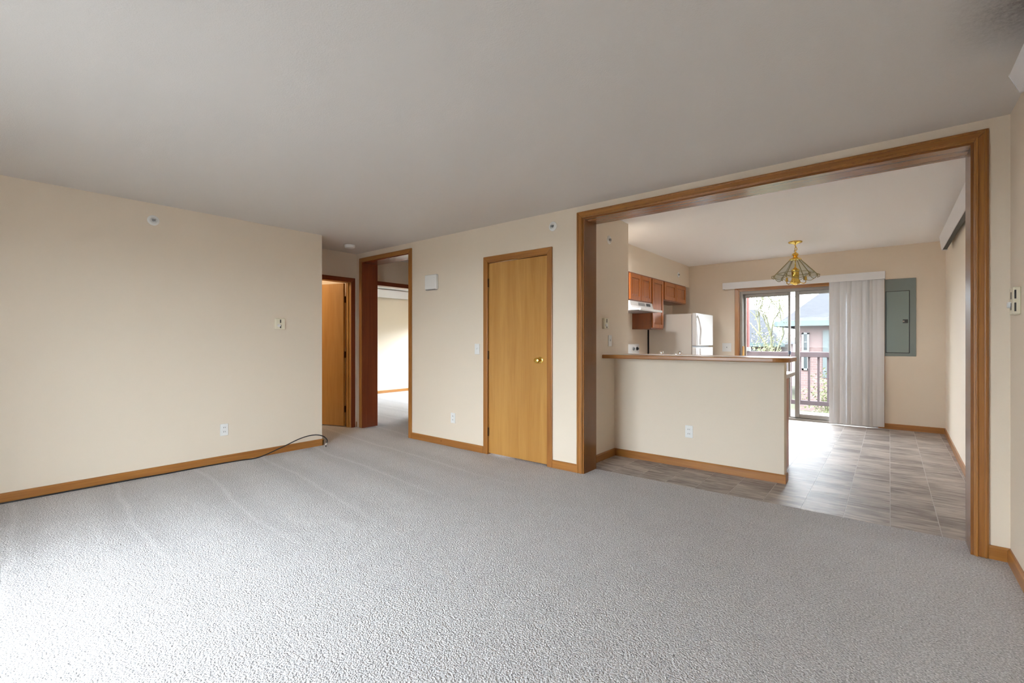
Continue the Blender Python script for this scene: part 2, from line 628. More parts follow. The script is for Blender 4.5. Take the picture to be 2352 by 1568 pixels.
# ------------------------------------------------------------------ walls
struct('wall_left', MB().box(XL - .10, XL, YB, 2.756, 0, H), WALL, 'long cream wall with thermostat, outlet and black cable', 'wall')
w = MB()
w.box(XL - .10, XL - .09, YB - .1, 2.756, 0, H)   # core line, keeps the end face closed
w.bm.free()

# main wall with hall opening, closet door and wide kitchen opening
HO0, HO1 = -5.70, -4.662
CD0, CD1, CDH = -3.335, -2.545, 2.055
KO0, KO1, OH = -2.150, 0.355, 2.335
m = MB()
m.box(XH - .12, HO0, YM, YMB, 0, H)
m.box(HO1, CD0, YM, YMB, 0, H)
m.box(CD1, KO0, YM, YMB, 0, H)
m.box(KO1, .72, YM, YMB, 0, HK)
m.box(HO0, HO1, YM, YMB, OH, H)
m.box(CD0, CD1, YM, YMB, CDH, H)
m.box(KO0, KO1, YM, YMB, OH, HK)
m.box(KX - .1, KO0, YM + .1, YMB, H - .1, HK)
struct('wall_main', m, WALL, 'cream wall with the closet door and the wide kitchen opening', 'wall')

struct('wall_right', MB().box(XR, XR + .12, YB, YM, 0, H), WALL, 'narrow strip of cream wall carrying the thermostat', 'wall')

# back wall (behind the camera) with a wide patio window and a smaller one
WB0, WB1, WBZ0, WBZ1 = -3.15, -1.45, 0.06, 2.03
b = MB()
b.box(XL - .1, WB0, YB - .15, YB, 0, H)
b.box(WB1, XR + .12, YB - .15, YB, 0, H)
b.box(WB0, WB1, YB - .15, YB, WBZ1, H)
b.box(WB0, WB1, YB - .15, YB, 0, WBZ0)
struct('wall_back', b, WALL, 'cream wall with the patio window behind the camera', 'wall')

# hall wall with two doorways
DA0, DA1, DB0, DB1, DH = 2.79, 3.585, 3.985, 4.775, 2.045
hw = MB()
hw.box(XH - .12, XH, 2.2, DA0, 0, H)
hw.box(XH - .12, XH, DA1, DB0, 0, H)
hw.box(XH - .12, XH, DB1, 5.5, 0, H)
hw.box(XH - .12, XH, DA0, DA1, DH, H)
hw.box(XH - .12, XH, DB0, DB1, DH, H)
struct('wall_hall', hw, WALL, 'cream hall wall with two oak-framed doorways', 'wall')
struct('wall_alcove', MB().box(XH, XL - .1, 2.1, 2.2, 0, H), WALL, 'end wall of the alcove behind the long wall', 'wall')
struct('wall_vestibule', MB().box(XH - .12, -4.3, 5.4, 5.5, 0, H).box(-4.4, -4.3, YMB, 5.4, 0, H), WALL, 'cream walls closing the vestibule', 'wall')
# room behind the open door, and the bedroom
struct('wall_closet_room', MB().box(-8.0, -7.9, 2.0, 3.72, 0, H).box(-8, XH - .12, 1.95, 2.05, 0, H), WALL, 'walls of the room behind the open hall door', 'wall')
BX = -9.19
bw = MB()
bw.box(BX - .12, BX, 3.7, 7.7, 0, H)
bw.box(BX, XH - .12, 3.70, 3.80, 0, H)
bw.box(XH - .12, XH - .02, 5.5, 7.7, 0, H)
BW0, BW1, BWZ0, BWZ1 = -9.0, -6.4, 0.3, 1.65
bw.box(BX - .12, BW0, 7.6, 7.7, 0, H)
bw.box(BW1, XH, 7.6, 7.7, 0, H)
bw.box(BW0, BW1, 7.6, 7.7, 0, BWZ0)
bw.box(BW0, BW1, 7.6, 7.7, BWZ1, H)
struct('wall_bedroom', bw, WALL, 'cream bedroom walls seen through the far doorway', 'wall')

# kitchen walls
struct('wall_stub', MB().box(KX - .1, -2.262, YMB, 4.82, 0, HK), WALL, 'cream stub wall beside the kitchen opening with switches', 'wall')
struct('wall_kitchen', MB().box(KX - .1, KX, 4.82, KY, 0, HK), WALL, 'kitchen wall behind the range and refrigerator', 'wall')
struct('wall_soffit', MB().box(KX, -2.72, 4.82, KY, 2.152, HK), WALL, 'cream soffit above the oak wall cabinets', 'wall')
SD0, SD1, SDH = -1.916, -0.11, 2.035
fw = MB()
fw.box(KX - .1, SD0, KY, KY + .15, 0, HK)
fw.box(SD1, .72, KY, KY + .15, 0, HK)
fw.box(SD0, SD1, KY, KY + .15, SDH, HK)
struct('wall_far', fw, WALL, 'far cream wall with the sliding glass door', 'wall')
struct('wall_dining', MB().prism([(KR0, YMB - .02), (KR1, KY + .1), (.72, KY + .1), (.72, YMB - .02)], 2, 0, HK), WALL, 'cream dining nook wall below the long white heater', 'wall')
struct('wall_half', MB().box(-2.262, -.69, 4.485, 4.60, 0, 1.036), WALL, 'cream half wall under the breakfast bar', 'wall')

# ------------------------------------------------------------------ baseboards
BH, BT = 0.075, 0.013
def bprof(axis, face, sgn):
    """baseboard cross-section with an eased top edge"""
    a, b_ = face, face + sgn * BT
    return [(a, 0), (b_, 0), (b_, BH - .012), (a + sgn * BT * .45, BH), (a, BH)]

def base_y(name, x, sgn, y0, y1, label):
    p = bprof(1, x, sgn)
    return struct(name, MB().prism(p, 1, y0, y1), OAKY, label, 'baseboard')

def base_x(name, y, sgn, x0, x1, label):
    p = bprof(0, y, sgn)
    return struct(name, MB().prism(p, 0, x0, x1), OAKX, label, 'baseboard')

base_y('baseboard_left', XL, 1, YB + .02, 2.756 + BT, 'long oak baseboard with the black cable along it')
base_x('baseboard_left_end', 2.756, 1, XL - .1, XL + BT, 'short oak baseboard return at the long wall corner')
bb = base_x('baseboard_main', YM, -1, -4.602, -3.39, 'oak baseboard between hall opening and closet door')
MB().lathe([(.004, -.0005), (.006, .0005), (.006, .0015), (.003, .002)], (-4.058, YM - BT - .001, .042), 1, 12).build('nail_hole', HINGE, bb)
base_x('baseboard_pier', YM, -1, -2.50, -2.215, 'short oak baseboard between closet door and kitchen opening')
base_x('baseboard_corner', YM, -1, .42, XR, 'very short oak baseboard right of the wide opening')
base_y('baseboard_right', XR, -1, YB + .02, YM - BT, 'oak baseboard along the right wall')
base_y('baseboard_nook', -2.262, 1, YMB + .02, 4.485, 'short dark oak baseboard in the bar nook')
base_x('baseboard_bar', 4.485, -1, -2.262 + BT, -.69 + BT, 'oak baseboard along the half wall foot')
base_y('baseboard_bar_end', -.69, 1, 4.485, 4.60, 'oak baseboard return on the half wall end')
base_x('baseboard_far', KY, -1, -.06, KR1 - .002, 'dark oak baseboard below the grey breaker panel')
base_y('baseboard_hall', XH, 1, 3.655, YM - .002, 'tiny oak baseboard in the hall corner')
base_y('baseboard_bedroom', BX, 1, 3.8, 7.6, 'oak baseboard at the far bedroom wall')
s = (KR1 - KR0) / (KY - YMB)
def kx(y): return KR0 + s * (y - YMB)
d = MB()
d.prism([(kx(YMB) + .003, YMB), (kx(YMB) - BT, YMB), (kx(KY) - BT, KY - BT), (kx(KY) + .003, KY - BT)], 2, 0, BH)
struct('baseboard_dining', d, OAKY, 'pale oak baseboard along the dining nook wall', 'baseboard')

# ------------------------------------------------------------------ trims and doors
CW, CT = 0.06, 0.016
def casing_board(parent, kind, a0, a1, z0, z1, y, out=-1, axis='x'):
    """one flat casing board with a small stepped face; axis says which way the wall runs"""
    mb = MB()
    t1 = CT
    if axis == 'x':
        ys = sorted((y, y + out * t1))
        mb.box(a0, a1, ys[0], ys[1], z0, z1, bev=0.004)
    else:
        xs = sorted((y, y + out * t1))
        mb.box(xs[0], xs[1], a0, a1, z0, z1, bev=0.004)
    mat = OAKZ if kind == 'upright' else (OAKX if axis == 'x' else OAKY)
    return mb.build('casing_board', mat, parent)

def mitred(parent, x0, x1, ztop, y, out, cw, zb=0.0, axis='x', red=False):  # red: use the oak that has the shade painted in
    """three mitred casing boards round an opening x0..x1, head at ztop (inner edges)"""
    def board(pts, mat):
        mb = MB()
        ys = sorted((y, y + out * CT))
        mb.prism(pts, 1 if axis == 'x' else 0, ys[0], ys[1])
        o = mb.build('casing_board', mat, parent)
        md = o.modifiers.new('bevel', 'BEVEL')
        md.width, md.segments = 0.004, 2
        return o
    board([(x0 - cw, zb), (x0, zb), (x0, ztop), (x0 - cw, ztop + cw)], JZ if red else OAKZ)
    board([(x1, zb), (x1 + cw, zb), (x1 + cw, ztop + cw), (x1, ztop)], JZ if red else OAKZ)
    board([(x0 - cw, ztop + cw), (x0, ztop), (x1, ztop), (x1 + cw, ztop + cw)], (JX if axis == 'x' else JY) if red else (OAKX if axis == 'x' else OAKY))

def bead(parent, x0, x1, ztop, y, out, off, zb=0.0):
    """raised outer bead of the fluted casing of the kitchen opening"""
    mb = MB()
    ys = sorted((y + out * CT * .9, y + out * (CT + .006)))
    for (a, b_) in ((x0 - off - .012, x0 - off), (x1 + off, x1 + off + .012)):
        mb.box(a, b_, ys[0], ys[1], zb, ztop + off + .012)
    mb.box(x0 - off, x1 + off, ys[0], ys[1], ztop + off, ztop + off + .012)
    o = mb.build('casing_bead', OAKZ, parent)
    md = o.modifiers.new('bevel', 'BEVEL')
    md.width, md.segments = 0.003, 2

t1 = thing('trim_1', 'wide oak-lined opening between living room and kitchen', 'trim', (-.9, YM, 0), kind='structure')
mitred(t1, -2.162, .367, 2.325, YM, -1, .06)
bead(t1, -2.162, .367, 2.325, YM, -1, .042)
bead(t1, -2.162, .367, 2.325, YM, -1, .006)
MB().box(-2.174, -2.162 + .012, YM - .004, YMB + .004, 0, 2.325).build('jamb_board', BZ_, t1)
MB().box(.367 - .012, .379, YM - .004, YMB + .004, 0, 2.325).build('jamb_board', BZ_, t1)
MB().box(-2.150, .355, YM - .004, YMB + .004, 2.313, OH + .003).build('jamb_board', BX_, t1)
mitred(t1, -2.162, .367, 2.325, YMB, 1, .055)

t2 = thing('trim_2', 'tall oak-lined opening into the vestibule, shade painted into its jambs', 'trim', (-5.2, YM, 0), kind='structure')
mitred(t2, -5.70, -4.662, 2.31, YM, -1, .058)
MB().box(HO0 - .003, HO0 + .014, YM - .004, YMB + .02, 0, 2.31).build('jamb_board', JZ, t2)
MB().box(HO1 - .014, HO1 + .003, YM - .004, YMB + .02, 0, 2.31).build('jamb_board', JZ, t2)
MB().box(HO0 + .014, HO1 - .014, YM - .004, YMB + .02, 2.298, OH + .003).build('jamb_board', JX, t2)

def knob(parent, x, y, z, out, mat=BRASS):
    """round door knob on a wall-x door; out = -1 towards the camera"""
    mb = MB().lathe([(.0, 0), (.034, 0), (.034, out * .006), (.014, out * .012), (.012, out * .035), (.022, out * .042), (.029, out * .055), (.026, out * .068), (.012, out * .074), (.0005, out * .075)], (x, y, z), 1, 24)
    return mb.build('door_knob', mat, parent, True)

# closet door
d1 = thing('door_1', 'closed flush honey-oak closet door with brass knob', 'door', (-2.94, YM, 0), kind='structure')
mitred(d1, -3.326, -2.554, 2.05, YM, -1, .06)
for x0, x1 in ((CD0, -3.325), (-2.556, CD1)):
    MB().box(x0, x1, YM, YM + .14, 0, 2.05).build('jamb_board', OAKZ, d1)
MB().box(CD0, CD1, YM, YM + .14, 2.044, CDH).build('jamb_board', OAKX, d1)
lf = MB().box(-3.322, -2.559, YM + .004, YM + .040, .014, 2.038, bev=.002).build('door_leaf', DOORW, d1)
knob(lf, -2.645, YM + .0045, 1.02, -1)
for z in (.24, 1.06, 1.83):
    MB().tube([(-3.324, YM - .004, z - .045), (-3.324, YM - .004, z + .045)], .007, 10).box(-3.331, -3.317, YM - .002, YM + .01, z - .045, z + .045).build('hinge', HINGE, d1)

# hall door (open)
d2 = thing('door_2', 'open glossy honey-oak door in the hall, three dark hinges', 'door', (XH, 3.2, 0), kind='structure')
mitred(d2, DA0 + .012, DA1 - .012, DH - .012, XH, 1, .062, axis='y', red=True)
MB().box(XH - .125, XH + .003, DA1 - .012, DA1 + .003, 0, DH).build('jamb_board', DOORW, d2)
MB().box(XH - .125, XH + .003, DA0 - .003, DA0 + .012, 0, DH).build('jamb_board', DOORW, d2)
MB().box(XH - .125, XH + .003, DA0, DA1, DH - .012, DH + .003).build('jamb_board', OAKY, d2)
MB().box(XH - .09, XH - .05, DA1 - .024, DA1 - .012, 0, DH - .012).build('door_stop', DOORW, d2)
hp = Vector((XH - .135, DA1 - .016, 0))
ang = math.radians(180 + 17)
lf2 = MB().box(hp.x, hp.x + .762, hp.y, hp.y + .035, .014, 2.028, bev=.002, rot=ang, org=hp).build('door_leaf', DOORW, d2)
for z in (.25, 1.02, 1.80):
    MB().tube([(hp.x + .004, hp.y - .012, z - .045), (hp.x + .004, hp.y - .012, z + .045)], .008, 10).box(hp.x, hp.x + .012, hp.y - .012, hp.y + .004, z - .045, z + .045).build('hinge', HINGE, d2)

# bedroom doorway
t3 = thing('trim_3', 'oak doorway casing with painted-in shade leading into the bright bedroom', 'trim', (XH, 4.38, 0), kind='structure')
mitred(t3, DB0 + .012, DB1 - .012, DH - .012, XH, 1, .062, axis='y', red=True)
for y0, y1 in ((DB0 - .003, DB0 + .012), (DB1 - .012, DB1 + .003)):
    MB().box(XH - .125, XH + .003, y0, y1, 0, DH).build('jamb_board', OAKZ, t3)
MB().box(XH - .125, XH + .003, DB0, DB1, DH - .012, DH + .003).build('jamb_board', OAKY, t3)

# ------------------------------------------------------------------ sliding glass door
d3 = thing('door_3', 'sliding glass patio door with grey aluminium frame and oak casing', 'door', (-1.0, KY, 0), kind='structure')
mitred(d3, SD0, SD1, SDH, KY, -1, .06)
fr = MB()
fr.box(SD0, SD0 + .055, KY + .02, KY + .15, 0, SDH)
fr.box(SD1 - .055, SD1, KY + .02, KY + .15, 0, SDH)
fr.box(SD0 + .055, SD1 - .055, KY + .02, KY + .15, SDH - .055, SDH)
fr.box(SD0 + .055, SD1 - .055, KY + .0, KY + .15, 0, .028)
fr.box(SD0 + .055, SD1 - .055, KY + .055, KY + .065, .028, .045)
fr.build('frame', ALU, d3)
for (a, b_) in ((SD0 - .002, SD0 + .012), (SD1 - .012, SD1 + .002)):
    MB().box(a, b_, KY - .004, KY + .02, 0, SDH).build('jamb_board', OAKZ, d3)
MB().box(SD0, SD1, KY - .004, KY + .02, SDH - .010, SDH + .002).build('jamb_board', OAKX, d3)

def sash(x0, x1, y, ws, wb, name='door_panel'):
    mb = MB()
    z0, z1 = .03, SDH - .055
    for a, b_ in ((x0, x0 + ws), (x1 - ws, x1)):
        mb.box(a, b_, y, y + .03, z0, z1, bev=.003)
    mb.box(x0 + ws, x1 - ws, y, y + .03, z1 - .055, z1, bev=.003)
    mb.box(x0 + ws, x1 - ws, y, y + .03, z0, z0 + wb, bev=.003)
    o = mb.build(name, ALU, d3)
    MB().box(x0 + ws - .004, x1 - ws + .004, y + .012, y + .018, z0 + wb - .004, z1 - .051).build('pane', GLASS, o)
    return o

pa = sash(SD0 + .056, -1.195, KY + .095, .034, .06)
pb = sash(-1.13, SD1 - .056, KY + .045, .062, .065)
MB().box(-1.862, -1.838, KY - .012, KY + .022, .96, 1.13, bev=.006).build('door_handle', DOORW, d3)
MB().box(-1.222, -1.188, KY + .075, KY + .096, 1.005, 1.06, bev=.006).build('latch', NAVY, pa)

# patio window behind the camera, bedroom window
def plain_window(name, label, x0, x1, z0, z1, y, n):
    r = thing(name, label, 'window', ((x0 + x1) / 2, y, z0), kind='structure')
    mb = MB()
    mb.box(x0, x1, y, y + .06, z1 - .05, z1).box(x0, x1, y, y + .06, z0, z0 + .05)
    step = (x1 - x0) / n
    for i in range(n + 1):
        xx = x0 + step * i
        mb.box(max(x0, xx - .03), min(x1, xx + .03), y, y + .06, z0 + .05, z1 - .05)
    mb.build('window_frame', ALU, r)
    for i in range(n):
        MB().box(x0 + step * i + .025, x0 + step * (i + 1) - .025, y + .027, y + .033, z0 + .045, z1 - .045).build('pane', GLASS, r)

plain_window('window_1', 'wide patio window behind the camera', WB0, WB1, WBZ0, WBZ1, YB - .12, 2)
plain_window('window_2', 'bedroom window out of view', BW0, BW1, BWZ0, BWZ1, 7.62, 2)

# ------------------------------------------------------------------ breakfast bar
def rounded_slab(x0, x1, y0, y1, r, n=8, left_round=False):
    pts = [(x0, y0)]
    for k in range(n + 1):
        a = -math.pi / 2 + (math.pi / 2) * k / n
        pts.append((x1 - r + r * math.cos(a), y0 + r + r * math.sin(a)))
    for k in range(n + 1):
        a = (math.pi / 2) * k / n
        pts.append((x1 - r + r * math.cos(a), y1 - r + r * math.sin(a)))
    pts.append((x0, y1))
    return pts

bar = thing('bar_counter', 'long breakfast bar top with rounded oak edge on half wall', 'counter', (-1.4, 4.45, 1.036))
core = rounded_slab(-2.262, -.632, 4.225, 4.72, .10)
MB().prism(core, 2, 1.036, 1.070).build('worktop', LAMINATE, bar)
edge = MB()
outer = rounded_slab(-2.262, -.618, 4.208, 4.734, .112)
n = len(core)
def ringv(z, pts): return [edge.bm.verts.new((p[0], p[1], z)) for p in pts]
o0, o1, i0, i1 = ringv(1.034, outer), ringv(1.0715, outer), ringv(1.034, core), ringv(1.0715, core)
for k in range(n - 1):
    for a, b_ in ((o0, o1), (o1, i1), (i1, i0), (i0, o0)):
        edge.bm.faces.new((a[k], a[k + 1], b_[k + 1], b_[k]))
for k in (0, n - 1):
    edge.bm.faces.new((o0[k], o1[k], i1[k], i0[k]))
bmesh.ops.recalc_face_normals(edge.bm, faces=edge.bm.faces[:])
eo = edge.build('edge_band', OAKX, bar)
md = eo.modifiers.new('bevel', 'BEVEL')
md.width, md.segments, md.limit_method = .008, 3, 'ANGLE'

# ------------------------------------------------------------------ kitchen cabinets and appliances
def cab_door(parent, x, y0, y1, z0, z1, fr_w=.055):
    """raised-panel door facing +X"""
    mb = MB()
    mb.box(x, x + .019, y0, y0 + fr_w, z0, z1, bev=.003)
    mb.box(x, x + .019, y1 - fr_w, y1, z0, z1, bev=.003)
    mb.box(x, x + .019, y0 + fr_w, y1 - fr_w, z1 - fr_w, z1, bev=.003)
    mb.box(x, x + .019, y0 + fr_w, y1 - fr_w, z0, z0 + fr_w, bev=.003)
    o = mb.build('door', CABZ, parent)
    p = MB()
    a0, a1, c0, c1 = y0 + fr_w, y1 - fr_w, z0 + fr_w, z1 - fr_w
    p.box(x - .001, x + .006, a0, a1, c0, c1)
    i = .028
    vs = [p.bm.verts.new(q) for q in ((x + .006, a0, c0), (x + .006, a1, c0), (x + .006, a1, c1), (x + .006, a0, c1),
                                      (x + .015, a0 + i, c0 + i), (x + .015, a1 - i, c0 + i), (x + .015, a1 - i, c1 - i), (x + .015, a0 + i, c1 - i))]
    for k in range(4):
        p.bm.faces.new((vs[k], vs[(k + 1) % 4], vs[4 + (k + 1) % 4], vs[4 + k]))
    p.bm.faces.new(vs[4:])
    bmesh.ops.recalc_face_normals(p.bm, faces=p.bm.faces[:])
    p.build('panel', CABZ, o)
    return o

XC = -2.722
def wall_cabinet(label, y0, y1, z0, z1, doors, side=CABD):
    r = thing('wall_cabinet', label, 'cabinet', (XC, (y0 + y1) / 2, z0), 'oak wall cabinets in the kitchen')
    MB().box(KX, XC - .019, y0 + .001, y1 - .001, z0, z1).build('carcass', side, r)
    ff = MB()
    ff.box(XC - .019, XC, y0 + .001, y0 + .035, z0, z1)
    ff.box(XC - .019, XC, y1 - .035, y1 - .001, z0, z1)
    ff.box(XC - .019, XC, y0 + .035, y1 - .035, z0, z0 + .035)
    ff.box(XC - .019, XC, y0 + .035, y1 - .035, z1 - .035, z1)
    ff.build('face_frame', CABD, r)
    wd = (y1 - y0 - .05 - .012 * (doors - 1)) / doors
    for k in range(doors):
        a = y0 + .025 + k * (wd + .012)
        cab_door(r, XC, a, a + wd, z0 + .018, z1 - .018, .055 if wd > .3 else .048)
    return r

wall_cabinet('two-door oak wall cabinet above the white range hood', 5.80, 6.56, 1.76, 2.152, 2)
wall_cabinet('tall single-door oak wall cabinet beside the range hood', 6.56, 7.03, 1.392, 2.152, 1)
wall_cabinet('short two-door oak wall cabinet above the refrigerator', 7.03, 8.05, 1.842, 2.152, 2)

# range hood
hood = thing('range_hood', 'white under-cabinet range hood with dark switch panel', 'range hood', (-2.8, 6.18, 1.62))
MB().prism([(KX, 1.63), (KX, 1.76), (-2.70, 1.76), (-2.69, 1.70), (-2.66, 1.655), (-2.56, 1.648), (-2.56, 1.63)], 1, 5.80, 6.556).build('body', ENAMEL, hood)
MB().box(-2.575, -2.545, 5.80, 6.556, 1.622, 1.655, bev=.008, seg=2).build('front_lip', WHITE, hood)
MB().prism([(-2.6985, 1.748), (-2.6965, 1.748), (-2.6895, 1.708), (-2.6915, 1.708)], 1, 6.06, 6.28).build('switch_plate', STEEL, hood)
MB().prism([(-2.6985, 1.748), (-2.6955, 1.748), (-2.6885, 1.708), (-2.6915, 1.708)], 1, 6.33, 6.47).build('nameplate', SLOT, hood)
MB().box(KX + .05, -2.6, 5.84, 6.52, 1.624, 1.632).build('filter', STEEL, hood)

# range
KX_, KX = KX, KX + .012
rg = thing('range', 'white kitchen range with raised back panel and dark knob', 'range', (-2.7, 6.25, 0))
MB().box(KX, -2.38, 5.875, 6.625, .0, .905, bev=.006).build('body', ENAMEL, rg)
bgp = MB().box(KX, -2.93, 5.875, 6.635, .905, 1.168, bev=.012, seg=2).build('backguard', ENAMEL, rg)
for y in (5.96, 6.08, 6.42, 6.54):
    MB().lathe([(.0, 0), (.028, 0), (.026, .012), (.016, .014), (.016, .028), (.0005, .03)], (-2.931, y, 1.10), 0, 16).build('knob', SLOT if y == 6.54 else STEEL, bgp, True)
for y in (6.06, 6.44):
    for x in (-2.78, -2.53):
        mb = MB()
        for r_ in (.035, .06, .085):
            mb.tube([(x + r_ * math.cos(a * math.pi / 10), y + r_ * math.sin(a * math.pi / 10), .912) for a in range(21)], .005, 6)
        mb.build('burner', SLOT, rg, True)
ovd = MB().box(-2.38, -2.355, 5.89, 6.61, .2, .82, bev=.006).build('oven_door', ENAMEL, rg)
MB().tube([(-2.355, 5.95, .77), (-2.32, 5.96, .77), (-2.32, 6.54, .77), (-2.355, 6.55, .77)], .012, 8).build('handle', ENAMEL, ovd, True)

KX = KX_
# refrigerator
fg = thing('refrigerator', 'white top-freezer refrigerator with curved handle', 'refrigerator', (-2.6, 7.55, 0))
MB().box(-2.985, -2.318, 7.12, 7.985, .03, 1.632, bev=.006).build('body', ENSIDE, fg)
MB().box(-3.012, -2.985, 7.125, 7.98, .03, 1.62).build('rear_panel', BLACK, fg)
MB().box(-2.318, -2.310, 7.135, 7.97, .1, 1.62).build('door_gasket', STEEL, fg)
fd = MB().box(-2.310, -2.25, 7.12, 7.985, 1.142, 1.64, bev=.014, seg=3).build('freezer_door', ENAMEL, fg, True)
rd = MB().box(-2.310, -2.25, 7.12, 7.985, .11, 1.118, bev=.014, seg=3).build('fridge_door', ENAMEL, fg, True)
def fhandle(par, z0, z1, z2):
    pts = [(-2.252, 7.17, z0), (-2.215, 7.172, z0 - .02 if z0 > z2 else z0 + .02)]
    pts = []
    N = 12
    for k in range(N + 1):
        t = k / N
        z = z0 + (z2 - z0) * t
        bulge = math.sin(math.pi * min(1, t * 1.25) * .8) ** .8 if t > 0 else 0
        pts.append((-2.248 + .045 * bulge, 7.165 + .055 * t, z))
    return MB().tube(pts, .013, 8).build('handle', ENAMEL, par, True)
fhandle(fd, 1.60, 1.4, 1.16)
fhandle(rd, .62, .8, 1.10)
MB().box(-2.32, -2.262, 7.13, 7.975, .03, .10).build('kick_grille', SLOT, fg)

# peninsula base cabinet, worktop and faucet behind the bar
pc = thing('base_cabinet', 'oak base cabinet end panel behind the half wall', 'cabinet', (-1.5, 4.9, 0))
MB().box(-2.262, -.775, 4.602, 5.16, .1, .872).build('carcass', CABD, pc)
MB().box(-2.262, -.80, 4.602, 5.10, 0, .1).build('toe_kick', SLOT, pc)
MB().box(-.775, -.757, 4.602, 5.17, .0, .872, bev=.002).build('end_panel', CABZ, pc)
for k in range(3):
    y = 5.16
    a = -2.24 + k * .48
    mb = MB().box(a, a + .47, 5.16, 5.179, .12, .86, bev=.003)
    mb.build('door', CABZ, pc)
wt = thing('worktop', 'white laminate worktop with rounded edge below the bar', 'worktop', (-1.5, 4.9, .872))
MB().box(-2.262, -.705, 4.602, 5.205, .872, .912, bev=.012, seg=3).build('slab', LAMINATE, wt)
fc = thing('faucet', 'chrome kitchen faucet tops showing above the bar', 'faucet', (-1.72, 4.75, .912))
MB().box(-1.95, -1.60, 4.722, 4.782, .912, .924, bev=.004).build('base_plate', CHROME, fc)
MB().tube([(-1.77, 4.752, .92), (-1.77, 4.752, 1.02), (-1.765, 4.78, 1.06), (-1.76, 4.85, 1.07), (-1.757, 4.93, 1.055), (-1.757, 4.945, 1.03)], .011, 10).build('spout', CHROME, fc, True)
for x in (-1.855, -1.66):
    MB().lathe([(.0, 0), (.02, 0), (.016, .06), (.011, .13), (.020, .152), (.024, .17), (.018, .183), (.0005, .187)], (x, 4.752, .92), 2, 14).build('tap_handle', CHROME, fc, True)

# ------------------------------------------------------------------ vertical blind
bl = thing('vertical_blind', 'white vertical blind drawn to the right of the sliding door', 'blind', (-1.1, KY - .08, 2.07))
v = MB()
v.box(-2.14, -.045, KY - .115, KY - .103, 2.065, 2.172, bev=.003)
v.box(-2.14, -2.128, KY - .103, KY - .0, 2.065, 2.172)
v.box(-.057, -.045, KY - .103, KY - .0, 2.065, 2.172)
v.box(-2.128, -.057, KY - .103, KY - .0, 2.160, 2.172)
v.build('valance', VAL, bl)
MB().box(-2.12, -.065, KY - .085, KY - .035, 2.115, 2.158).build('head_rail', HEAT, bl)
def vane(xc, ang, z0):
    mb = MB()
    W, N, T = .089, 6, .0016
    A = []
    for side in (0, 1):
        row = []
        for k in range(N + 1):
            t = -W / 2 + W * k / N
            bow = .010 * (1 - (2 * t / W) ** 2) + side * T
            q = Matrix.Rotation(ang, 2) @ Vector((t, -bow))
            row.append((xc + q.x, KY - .06 + q.y))
        A.append(row)
    mb.prism(A[0] + A[1][::-1], 2, z0, 2.112)
    return mb.build('vane', VANE, bl, True)
for k, (xc, a) in enumerate(((-.64, 12), (-.585, 16), (-.52, -8), (-.478, 28), (-.435, 35), (-.375, 6), (-.32, 18), (-.268, -14), (-.225, 30), (-.185, 44), (-.145, 12), (-.098, 6))):
    vane(xc, math.radians(a), .022 + .002 * (k % 3))

# ------------------------------------------------------------------ breaker panel
ep = thing('breaker_panel', 'grey-green metal breaker panel recessed in the far wall', 'panel', (.11, KY, 1.0))
MB().box(-.055, .277, KY - .014, KY + .002, 1.005, 2.062, bev=.003).build('cover', GREYG, ep)
MB().box(-.042, .212, KY - .0165, KY - .0135, 1.048, 1.897, bev=.001).build('door_groove', SLOT, ep)
dr = MB().box(-.035, .205, KY - .021, KY - .0155, 1.055, 1.89, bev=.004).build('panel_door', GREYL, ep)
MB().box(.140, .192, KY - .027, KY - .0205, 1.455, 1.505, bev=.003).build('latch', SLOT, dr)
MB().box(.135, .158, KY - .033, KY - .0265, 1.47, 1.49, bev=.002).build('latch_tab', CHROME, dr)

# ------------------------------------------------------------------ chandelier
CX, CY = -.96, 7.07
ch = thing('chandelier', 'brass chandelier with six flared glass panels over dining nook', 'chandelier', (CX, CY, HK))
MB().lathe([(.0, 0), (.078, 0), (.082, -.008), (.074, -.018), (.03, -.026), (.012, -.04), (.0005, -.042)], (CX, CY, HK), 2, 28).build('canopy', BRASS, ch, True)
chn = MB()
z = HK - .04
for k in range(3):
    r_, c_ = .018, z - .022 - k * .036
    pts = []
    for a in range(13):
        t = a * 2 * math.pi / 12
        dx, dz = r_ * .7 * math.cos(t), r_ * 1.35 * math.sin(t)
        pts.append((CX + (dx if k % 2 else 0) + .006 * math.sin(k * 1.6), CY + (0 if k % 2 else dx), c_ + dz))
    chn.tube(pts, .0045, 6)
chn.build('chain', BRASS, ch, True)
MB().tube([(CX - .012, CY, HK - .03), (CX + .02, CY + .005, HK - .09), (CX - .015, CY, HK - .12), (CX + .01, CY, HK - .16)], .004, 6).build('lamp_cord', BRASSD, ch, True)
MB().lathe([(.0, .0), (.014, 0), (.035, -.018), (.04, -.035), (.022, -.05), (.03, -.065), (.068, -.085), (.072, -.10), (.05, -.104), (.0005, -.105)], (CX, CY, HK - .142), 2, 24).build('crown', BRASS, ch, True)
ZT, ZR, ZB = HK - .238, 2.105, 2.035
R1, R2, R3 = .058, .222, .268
def hexp(r, z, k, off=.25): 
    a = (k + off) * math.pi / 3
    return Vector((CX + r * math.cos(a), CY + r * math.sin(a), z))
for k in range(6):
    pts = [hexp(R1, ZT, k), hexp(R1 + .012, ZT - .012, k), hexp(R2, ZR, k), hexp(R2 + .03, ZR - .035, k), hexp(R3 - .02, ZB, k), hexp(R3, ZB + .012, k), hexp(R3 + .004, ZB + .04, k), hexp(R3 - .02, ZB + .05, k), hexp(R3 - .034, ZB + .032, k)]
    MB().tube(pts, .0055, 6).build('rib', BRASSD, ch, True)
